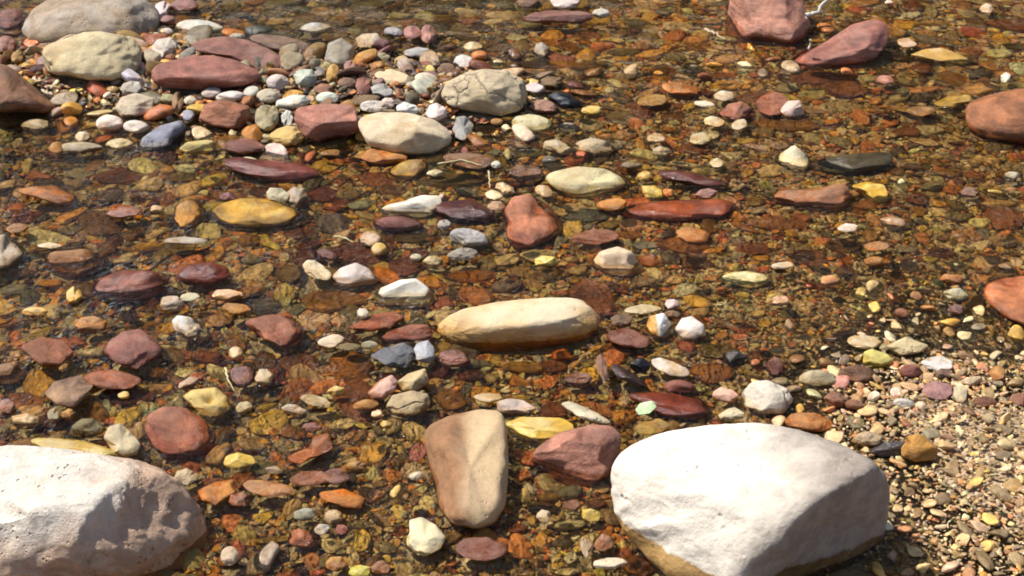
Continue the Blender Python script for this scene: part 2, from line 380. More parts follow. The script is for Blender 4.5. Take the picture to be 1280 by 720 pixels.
# ------------------------------------------------------------------ the larger stones, one by one
# (name, category, label, short name for neighbours' labels, colour, material, flag, shape, thickness, outline, options)
# flag: D dry top above the water, W barely breaking the surface, S under water
BIG = [
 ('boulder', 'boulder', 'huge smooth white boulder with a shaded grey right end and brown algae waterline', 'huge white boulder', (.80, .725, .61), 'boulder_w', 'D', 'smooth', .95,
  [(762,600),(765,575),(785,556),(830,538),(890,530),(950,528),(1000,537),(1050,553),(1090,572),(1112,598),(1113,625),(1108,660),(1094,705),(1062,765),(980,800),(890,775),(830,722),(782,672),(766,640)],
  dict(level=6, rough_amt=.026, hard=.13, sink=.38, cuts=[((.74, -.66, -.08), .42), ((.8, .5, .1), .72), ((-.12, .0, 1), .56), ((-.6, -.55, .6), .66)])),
 ('boulder', 'boulder', 'large weathered boulder with sunlit white top and rough pinkish brown front face', 'rough white-topped boulder', (.77, .70, .60), 'boulder_l', 'D', 'lump', 1.05,
  [(-75,640),(-60,575),(0,556),(40,556),(90,562),(150,571),(180,575),(200,585),(222,595),(240,618),(255,640),(262,670),(260,700),(240,730),(150,775),(0,785),(-70,740)],
  dict(level=6, rough_amt=.036, hard=.05, sink=.5, cuts=[((-.1, .0, 1), .55), ((.1, -1, .05), .40), ((.85, -.5, .25), .55)])),
 ('boulder', 'boulder', 'big round grey-tan boulder standing behind the cream boulder', 'grey-tan boulder', (.36, .27, .18), 'grey', 'D', 'round', .8,
  [(25,42),(35,15),(65,-5),(150,-10),(190,2),(202,20),(200,45),(188,55),(150,62),(60,62),(36,54)], dict(level=5, rough_amt=.01)),
 ('boulder', 'boulder', 'pitted cream boulder resting against the grey-tan boulder', 'cream boulder', (.60, .50, .30), 'lime', 'D', 'lump', .8,
  [(52,65),(56,56),(75,50),(105,40),(125,39),(160,45),(172,51),(178,63),(176,82),(167,96),(140,101),(105,100),(65,94),(56,85)], dict(level=5, rough_amt=.012)),
 ('boulder', 'boulder', 'brown-orange boulder at the left edge sloping down into dark water', 'sloping brown boulder', (.30, .16, .09), 'sand', 'D', 'round', .5,
  [(-30,85),(-10,78),(8,81),(22,90),(40,106),(65,128),(80,142),(62,148),(30,142),(-25,138)], {}),
 ('boulder', 'boulder', 'upright salmon red boulder standing beside the sloping red stone', 'upright red boulder', (.56, .30, .25), 'sand', 'D', 'block', .95,
  [(902,68),(905,45),(910,15),(914,-18),(960,-26),(1000,-14),(1008,15),(1016,38),(1013,55),(1000,68),(985,75),(940,76)], dict(level=5, rough_amt=.008)),
 ('boulder', 'boulder', 'long dark red stone leaning up to a dark end, shadow on its right', 'leaning red stone', (.44, .20, .18), 'sand', 'D', 'block', .8,
  [(974,84),(997,70),(1035,50),(1065,30),(1092,23),(1107,27),(1112,40),(1110,55),(1095,73),(1080,85),(1060,90),(1010,92),(982,91)], dict(level=5, rough_amt=.010)),
 ('boulder', 'boulder', 'smooth orange-brown boulder at the right edge half under water', 'orange edge boulder', (.42, .19, .09), 'sand', 'D', 'round', .7,
  [(1205,142),(1210,128),(1235,119),(1270,111),(1300,110),(1318,150),(1310,182),(1290,192),(1265,188),(1235,180),(1210,165)], {}),
 ('boulder', 'boulder', 'flat rust-red boulder cut off by the right edge amid fine gravel', 'rust edge boulder', (.54, .22, .10), 'sand', 'W', 'slab', .4,
  [(1228,366),(1235,352),(1260,346),(1300,344),(1325,380),(1312,420),(1285,412),(1255,396),(1235,382)], {}),
 ('boulder', 'rock', 'long rounded cream rock with ochre-stained base in the middle of the stream', 'long cream rock', (.66, .57, .40), 'limebase', 'D', 'smooth', .85,
  [(543,412),(552,398),(575,386),(620,377),(690,371),(725,372),(742,385),(752,400),(745,420),(730,438),(700,447),(640,452),(600,449),(575,441),(556,429)],
  dict(level=6, rough_amt=.022, hard=.06, cuts=[((.8, -.58, -.1), .58), ((0, .1, 1), .62), ((.1,-1,-.2),.66)])),
 ('boulder', 'rock', 'tan upright block stone with brown left side standing in the shallows', 'upright tan block', (.54, .39, .22), 'upright', 'D', 'smooth', .75,
  [(529,548),(535,532),(560,520),(600,511),(628,514),(634,535),(636,580),(633,635),(620,655),(598,662),(565,656),(548,638),(540,600)],
  dict(level=5, rough_amt=.016, hard=.09, sink=.85, cuts=[((-.9, -.1, .4), .52), ((.12, -.1, 1), .52)])),
 ('rock', 'rock', 'chipped pinkish red rock beside the huge white boulder, wet at its foot', 'chipped red rock', (.52, .27, .23), 'sand', 'D', 'block', .75,
  [(660,577),(672,558),(700,540),(740,530),(765,532),(778,545),(773,575),(763,600),(745,615),(715,621),(690,612),(680,592)], dict(level=5, rough_amt=.012)),
 ('rock', 'slab', 'broad dull red slab on the dry pebbles right of the cream boulder', 'broad red slab', (.40, .18, .16), 'sand', 'D', 'slab', .5,
  [(189,87),(195,80),(232,71),(265,69),(297,75),(325,88),(328,97),(315,108),(250,113),(198,110),(189,100)], {}),
 ('rock', 'slab', 'purplish red curved slab lying behind the broad red slab', 'curved red slab', (.30, .14, .125), 'sand', 'D', 'slab', .5,
  [(235,58),(250,49),(280,45),(310,50),(340,62),(358,78),(352,88),(330,91),(300,77),(265,68),(240,65)], {}),
 ('rock', 'slab', 'thin brown slab right of the curved red slab', 'thin brown slab', (.27, .16, .1), 'sand', 'D', 'slab', .4,
  [(308,46),(325,42),(360,46),(390,55),(388,66),(365,72),(345,72),(325,60)], {}),
 ('rock', 'rock', 'blue-grey slanted rock at the lower edge of the dry pebbles', 'blue-grey rock', (.25, .25, .30), 'grey', 'D', 'block', .7,
  [(171,185),(178,172),(200,157),(226,150),(233,158),(230,170),(205,190),(178,196)], {}),
 ('rock', 'rock', 'cracked orange-red block among small white pebbles', 'orange-red block', (.38, .17, .1), 'sand', 'D', 'block', .6,
  [(248,150),(254,131),(275,124),(312,132),(315,148),(300,163),(262,158)], dict(rough_amt=.015)),
 ('rock', 'rock', 'salmon red rock with chipped right side in front of white pebbles', 'salmon red rock', (.54, .26, .22), 'sand', 'D', 'block', .7,
  [(367,150),(370,135),(390,131),(420,130),(443,132),(447,143),(449,163),(435,174),(402,180),(380,171)], dict(rough_amt=.015)),
 ('rock', 'rock', 'flat pale cream rock touching the salmon red rock on its right', 'pale cream rock', (.66, .54, .36), 'lime', 'D', 'slab', .6,
  [(446,156),(452,145),(475,140),(515,142),(545,150),(565,166),(563,182),(540,195),(495,193),(460,182)], dict(rough_amt=.012)),
 ('rock', 'rock', 'cracked tan rock with dark crevices at the right end of the dry pebbles', 'cracked tan rock', (.56, .46, .30), 'crack', 'D', 'lump', .7,
  [(549,122),(556,103),(582,90),(605,86),(635,88),(655,100),(660,118),(652,138),(628,146),(590,140),(563,134)], dict(level=5, rough_amt=.02)),
 ('rock', 'rock', 'grey-tan oblong stone standing among the dry pebbles, facing the viewer', 'grey oblong stone', (.34, .29, .21), 'grey', 'D', 'round', .7,
  [(405,76),(410,54),(427,47),(442,58),(445,78),(437,87),(415,85)], {}),
 ('rock', 'slab', 'long thin purple slab lying near the top edge', 'long purple slab', (.28, .14, .13), 'sand', 'D', 'slab', .5,
  [(652,27),(655,18),(685,13),(735,14),(744,21),(737,29),(665,31)], {}),
 ('rock', 'rock', 'glossy blue-black wet stone beside the cracked tan rock', 'blue-black stone', (.04, .045, .065), 'gloss', 'D', 'round', .6,
  [(683,121),(695,114),(714,118),(729,129),(725,137),(700,137)], {}),
 ('rock', 'rock', 'pink and red stone alone in shallow water below the upright red boulder', 'pink and red stone', (.44, .2, .14), 'sand', 'D', 'block', .65,
  [(895,147),(910,130),(927,127),(941,136),(942,150),(920,155)], {}),
 ('rock', 'rock', 'small pinkish white angular stone right of the pink and red stone', 'pinkish angular stone', (.58, .42, .37), 'limep', 'D', 'block', .6,
  [(968,141),(985,126),(1000,125),(1006,143),(987,149)], {}),
 ('rock', 'slab', 'pale ochre flat stone under water right of the leaning red stone', 'pale ochre flat stone', (.55, .40, .17), 'limep', 'W', 'slab', .3,
  [(1130,71),(1155,61),(1177,60),(1205,69),(1226,80),(1210,85),(1168,79)], {}),
 ('rock', 'slab', 'flat orange-red slab under water at the upper right edge', 'orange-red edge slab', (.46, .2, .08), 'sand', 'S', 'slab', .3,
  [(1226,33),(1250,29),(1290,32),(1306,48),(1285,55),(1250,46)], {}),
 ('rock', 'slab', 'bright mustard yellow slab left of the orange edge boulder', 'mustard slab', (.55, .38, .08), 'sand', 'W', 'slab', .3,
  [(1155,133),(1185,120),(1212,118),(1216,128),(1185,138)], {}),
 ('rock', 'slab', 'ochre-brown slab with a wave curling over its front edge in dark water', 'ochre slab in dark water', (.5, .25, .07), 'sand', 'W', 'slab', .3,
  [(14,239),(38,233),(70,232),(97,246),(96,258),(82,261),(55,251)], {}),
 ('rock', 'rock', 'rounded brown block submerged at the left edge of the stream', 'rounded brown block', (.40, .23, .10), 'sand', 'D', 'block', .55,
  [(55,330),(62,315),(105,311),(132,321),(139,335),(122,352),(100,359),(75,351),(60,341)], {}),
 ('rock', 'rock', 'dusty tan stone cut by the left edge above the water', 'tan edge stone', (.44, .33, .22), 'grey', 'D', 'round', .5,
  [(-18,300),(5,292),(22,304),(31,318),(15,335),(-18,341)], {}),
 ('rock', 'rock', 'glossy wet red-brown stone with white glints on its lower left', 'glossy red-brown stone', (.34, .15, .11), 'gloss', 'D', 'round', .6,
  [(113,366),(125,348),(155,337),(195,339),(213,354),(206,373),(180,386),(145,389),(120,379)], {}),
 ('rock', 'rock', 'dark red wet stone just right of the glossy red-brown stone', 'dark red wet stone', (.29, .11, .08), 'gloss', 'D', 'round', .55,
  [(217,346),(235,330),(265,327),(285,334),(291,350),(270,363),(235,363)], {}),
 ('rock', 'slab', 'smooth golden yellow oval slab just under the surface', 'golden oval slab', (.60, .40, .06), 'sand', 'W', 'slab', .3,
  [(257,271),(270,256),(300,248),(340,250),(370,261),(378,275),(360,286),(320,288),(280,283)], {}),
 ('rock', 'rock', 'long purple-red stone with wet glints below the dry pebbles', 'long purple stone', (.30, .13, .13), 'gloss', 'D', 'slab', .6,
  [(274,203),(290,195),(330,200),(375,203),(397,212),(401,222),(385,231),(350,233),(320,226),(290,213)], {}),
 ('rock', 'rock', 'bright white wedge-shaped rock left of the dark purple lump', 'white wedge rock', (.73, .67, .55), 'limep', 'D', 'block', .6,
  [(471,268),(480,257),(505,251),(527,244),(550,244),(554,256),(541,270),(530,276),(495,273)], {}),
 ('rock', 'rock', 'dark purple-brown craggy lump touching the white wedge rock', 'dark purple lump', (.15, .07, .075), 'gloss', 'D', 'lump', .7,
  [(539,257),(550,252),(590,249),(610,259),(624,272),(620,283),(595,281),(570,274),(545,268)], dict(rough_amt=.03)),
 ('rock', 'rock', 'broad pale yellow-cream flat rock in the upper middle of the stream', 'yellow-cream flat rock', (.64, .55, .31), 'lime', 'D', 'slab', .5,
  [(680,222),(690,214),(722,208),(757,211),(775,220),(785,231),(775,241),(757,246),(747,256),(715,253),(702,243),(685,233)], dict(rough_amt=.012)),
 ('rock', 'rock', 'large brick-red stone with pink wet top above the long cream rock', 'brick-red stone', (.52, .22, .13), 'sand', 'D', 'round', .5,
  [(629,264),(640,246),(662,242),(675,254),(695,271),(704,288),(695,301),(670,309),(650,319),(637,311),(632,290)], {}),
 ('rock', 'rock', 'slim glossy purple stone with a bright glint right of the yellow-cream flat rock', 'slim glossy stone', (.22, .11, .11), 'gloss', 'D', 'round', .7,
  [(820,217),(830,211),(865,215),(890,223),(913,230),(911,238),(890,237),(860,235),(835,228)], {}),
 ('rock', 'slab', 'long rust-red slab half awash in the upper right of centre', 'long rust slab', (.40, .15, .075), 'gloss', 'W', 'slab', .45,
  [(771,268),(785,257),(815,252),(865,250),(910,248),(923,257),(918,271),(890,281),(852,286),(800,284),(780,278)], {}),
 ('rock', 'rock', 'peach and white rounded stone standing on red pebbles', 'peach and white stone', (.64, .47, .31), 'limep', 'D', 'block', .7,
  [(739,329),(750,314),(772,308),(790,314),(803,335),(805,349),(787,354),(757,346),(745,336)], {}),
 ('rock', 'rock', 'jagged bright cream stone left of the dark olive slab', 'jagged cream stone', (.70, .61, .40), 'lime', 'D', 'block', .75,
  [(961,204),(975,192),(993,181),(1008,194),(1013,207),(1006,221),(993,220),(975,208)], dict(rough_amt=.015)),
 ('rock', 'slab', 'flat dark olive-grey slab under water in the upper right', 'dark olive slab', (.15, .135, .085), 'gloss', 'W', 'slab', .35,
  [(1014,208),(1030,197),(1065,192),(1110,189),(1118,200),(1110,211),(1080,223),(1042,226),(1020,221)], {}),
 ('rock', 'rock', 'brown block with pinkish lit end and dark shadow on its right', 'pink-ended brown block', (.45, .25, .15), 'sand', 'D', 'block', .6,
  [(964,248),(975,237),(1017,236),(1045,230),(1060,231),(1063,245),(1056,266),(1042,272),(1020,266),(985,263),(966,263)], {}),
 ('rock', 'rock', 'mustard yellow angular stone right of the pink-ended brown block', 'mustard angular stone', (.60, .43, .1), 'limep', 'W', 'block', .4,
  [(1061,231),(1085,227),(1105,231),(1112,245),(1110,256),(1092,257),(1079,246)], {}),
 ('rock', 'rock', 'dull plum hexagonal flat stone left of the white holed stone', 'plum hexagonal stone', (.30, .13, .115), 'sand', 'D', 'slab', .4,
  [(129,441),(135,427),(155,414),(175,411),(192,421),(203,435),(201,447),(179,457),(172,465),(145,454)], {}),
 ('rock', 'rock', 'white knobbly stone with dark holes and a shadow on its right', 'white holed stone', (.70, .68, .66), 'lime', 'D', 'lump', .8,
  [(214,401),(222,394),(237,396),(250,403),(259,415),(264,428),(253,438),(240,433),(222,432),(219,416)], dict(rough_amt=.05)),
 ('rock', 'slab', 'wide red-brown flat stone left of the plum hexagonal stone', 'red-brown flat stone', (.36, .15, .08), 'sand', 'D', 'slab', .3,
  [(24,433),(50,421),(82,426),(93,442),(81,461),(50,458)], {}),
 ('rock', 'slab', 'brown tapering flat stone near the left edge below the plum hexagonal stone', 'brown tapering stone', (.40, .24, .13), 'sand', 'D', 'slab', .35,
  [(55,492),(67,477),(100,469),(118,482),(108,495),(92,511),(70,506)], {}),
 ('rock', 'rock', 'yellow stone with a round hollow in its middle', 'hollowed yellow stone', (.56, .41, .14), 'lime', 'D', 'round', .5,
  [(228,496),(240,487),(270,484),(285,496),(290,512),(276,526),(257,527),(246,514)], dict(hollow=True)),
 ('rock', 'rock', 'smooth round red stone above the rough white-topped boulder', 'smooth round red stone', (.40, .165, .10), 'sand', 'D', 'round', .5,
  [(179,537),(185,518),(205,508),(230,509),(255,524),(269,545),(273,562),(262,576),(235,580),(205,574),(190,562)], {}),
 ('rock', 'rock', 'cream knobbly stone pair-like block behind the rough white-topped boulder', 'knobbly cream block', (.58, .48, .3), 'lime', 'D', 'block', .6,
  [(129,547),(136,533),(150,529),(162,538),(176,555),(171,569),(157,573),(140,563)], dict(rough_amt=.02)),
 ('rock', 'slab', 'bright orange flat stone right of the rough white-topped boulder', 'bright orange stone', (.60, .29, .06), 'sand', 'W', 'slab', .3,
  [(246,613),(270,602),(292,599),(297,617),(277,626),(270,633),(252,626)], {}),
 ('rock', 'slab', 'reddish broken slab with rippling water at its left end', 'reddish broken slab', (.38, .17, .11), 'sand', 'D', 'block', .4,
  [(303,402),(330,394),(352,393),(370,402),(382,415),(377,433),(358,443),(345,433),(320,419)], dict(rough_amt=.015)),
 ('rock', 'slab', 'dark red slab tucked below the bright white angular rock', 'tucked red slab', (.35, .14, .07), 'sand', 'W', 'slab', .35,
  [(431,411),(460,395),(490,389),(509,397),(492,408),(460,416)], {}),
 ('rock', 'slab', 'rust-red wedge left of the long cream rock', 'rust-red wedge', (.38, .15, .09), 'sand', 'W', 'slab', .5,
  [(471,426),(485,414),(515,405),(535,406),(542,417),(536,428),(510,429),(485,432)], {}),
 ('rock', 'rock', 'bright white angular rock above the tucked red slab', 'bright white rock', (.76, .71, .60), 'limep', 'D', 'block', .8,
  [(463,374),(475,360),(500,350),(520,348),(536,360),(544,378),(541,390),(525,397),(500,391),(475,387)], dict(rough_amt=.008)),
 ('rock', 'rock', 'pinkish white oval stone left above the bright white rock', 'pinkish white oval stone', (.63, .52, .46), 'limep', 'D', 'round', .6,
  [(414,346),(425,335),(445,328),(462,336),(474,352),(466,363),(445,366),(425,361)], {}),
 ('rock', 'rock', 'light blue-grey stone at the left foot of the long cream rock', 'light blue-grey stone', (.40, .40, .42), 'grey', 'D', 'round', .7,
  [(516,438),(521,429),(535,425),(543,434),(545,448),(534,455),(520,450)], {}),
 ('rock', 'slab', 'dark grey gravelly lump left of the light blue-grey stone', 'dark gravelly lump', (.13, .13, .14), 'grey', 'D', 'lump', .4,
  [(462,445),(478,435),(505,428),(518,436),(520,452),(505,463),(482,458)], dict(rough_amt=.09)),
 ('rock', 'rock', 'pink and white shell-like stone left of the mottled tan stones', 'pink shell-like stone', (.58, .34, .27), 'limep', 'D', 'block', .6,
  [(459,491),(475,475),(490,468),(498,477),(493,490),(480,500),(465,497)], {}),
 ('rock', 'rock', 'tan wedge stone right of the pink shell-like stone', 'tan wedge stone', (.48, .37, .2), 'lime', 'D', 'block', .6,
  [(496,477),(510,467),(532,460),(537,480),(516,491),(500,491)], dict(rough_amt=.02)),
 ('rock', 'rock', 'mottled crusty tan stone below the tan wedge stone', 'crusty mottled stone', (.46, .35, .2), 'crack', 'D', 'lump', .6,
  [(482,508),(490,494),(515,488),(535,492),(539,505),(528,520),(505,527),(488,522)], dict(rough_amt=.05)),
 ('rock', 'rock', 'bluish white stone with an ochre left face', 'white stone with ochre face', (.70, .70, .70), 'whiteochre', 'D', 'block', .9,
  [(807,407),(812,395),(830,391),(841,407),(842,420),(822,427),(811,424)], {}),
 ('rock', 'rock', 'pinkish white pentagonal stone right of the white stone with ochre face', 'pentagonal white stone', (.70, .60, .53), 'limep', 'D', 'block', .8,
  [(843,411),(852,398),(865,395),(880,406),(883,420),(866,430),(852,427)], {}),
 ('rock', 'rock', 'black pink-edged sliver lying diagonally in the shallows', 'black diagonal sliver', (.14, .10, .09), 'gloss', 'D', 'slab', .7,
  [(762,459),(770,454),(795,468),(811,485),(801,489),(772,473)], {}),
 ('rock', 'slab', 'dark maroon slab under water above the huge white boulder', 'maroon slab', (.28, .10, .07), 'gloss', 'W', 'slab', .4,
  [(778,492),(827,490),(877,499),(892,520),(866,529),(830,521),(800,507)], {}),
 ('leaf', 'leaf', 'pale green flat leaf scrap on the maroon slab', 'pale green leaf', (.50, .66, .36), 'limep', 'D', 'slab', .12,
  [(794,512),(800,504),(815,501),(821,508),(812,517),(798,519)], dict(lift=True)),
 ('rock', 'slab', 'long pale cream sliver of stone pointing at the huge white boulder', 'pale cream sliver', (.64, .55, .38), 'lime', 'D', 'slab', .4,
  [(698,505),(712,501),(747,516),(770,531),(745,530),(722,521)], {}),
 ('rock', 'slab', 'lemon yellow slab behind the chipped red rock', 'lemon yellow slab', (.66, .50, .12), 'limep', 'W', 'slab', .4,
  [(629,529),(650,521),(700,522),(724,530),(716,546),(680,554),(640,549)], {}),
 ('rock', 'rock', 'white craggy stone with a dark crack above the huge white boulder', 'white craggy stone', (.72, .64, .52), 'crack', 'D', 'block', .7,
  [(927,491),(940,477),(960,475),(985,486),(992,500),(981,517),(950,525),(932,511)], dict(rough_amt=.02)),
 ('rock', 'rock', 'pale cream shield-shaped stone in the bottom gravel', 'shield-shaped cream stone', (.64, .56, .35), 'limep', 'D', 'slab', .5,
  [(504,683),(512,665),(511,650),(527,646),(545,656),(558,672),(551,686),(532,696),(514,693)], {}),
 ('rock', 'rock', 'ochre block on pale gravel right of the huge white boulder', 'ochre block', (.58, .34, .08), 'sand', 'D', 'block', .7,
  [(1126,561),(1133,545),(1150,542),(1173,560),(1171,575),(1145,578),(1127,571)], {}),
 ('rock', 'slab', 'orange chevron-shaped flat stone in the lower left shallows', 'orange chevron stone', (.50, .22, .07), 'sand', 'W', 'slab', .3,
  [(356,571),(385,559),(392,544),(412,541),(417,562),(388,574),(370,584)], {}),
 ('rock', 'slab', 'vivid orange wedge on the fine gravel in the lower left', 'vivid orange wedge', (.62, .27, .05), 'sand', 'W', 'slab', .35,
  [(398,615),(430,611),(457,622),(451,638),(430,634),(401,624)], {}),
 ('rock', 'rock', 'cream flat stone with pointed right end amid pale gravel', 'pointed cream stone', (.60, .49, .27), 'lime', 'D', 'slab', .4,
  [(1105,433),(1132,421),(1163,432),(1150,441),(1125,446)], {}),
]
BIG_OBJ = []; LOG = []
for i, (name, cat, label, short, col, mat, flag, shape, thick, poly, opt) in enumerate(BIG):
    opt = dict(opt); hollow = opt.pop('hollow', 0); lift = opt.pop('lift', 0)
    opt.setdefault('rough_amt', .012)
    if col[0] > 1.7 * col[1] and mat in ('sand', 'gloss'): col = (col[0] * .98, col[1] * .84, col[2] * .66)
    o = stone(name, poly, col, M[mat], flag, shape, thick, seed=100 + i, **opt)
    if hollow:                                  # the round hollow worn into the top of the yellow stone
        me = o.data; n = len(me.vertices); co = np.empty(n * 3, np.float32); me.vertices.foreach_get('co', co); co = co.reshape(-1, 3)
        top = co[:, 2].max(); r_ = np.hypot(co[:, 0] - .003, (co[:, 1] + .004) * .9)
        co[:, 2] -= np.where(co[:, 2] > top * .4, .016 * np.exp(-(r_ / .009) ** 2), 0)
        me.vertices.foreach_set('co', co.ravel()); me.update()
    if i < 16: LOG.append((short, [round(float(q), 3) for q in FOOT[-1]]))
    if lift: o.location.z = max(o.location.z, .012)
    tag(o, label, cat); BIG_OBJ.append((centroid(poly), short, o))

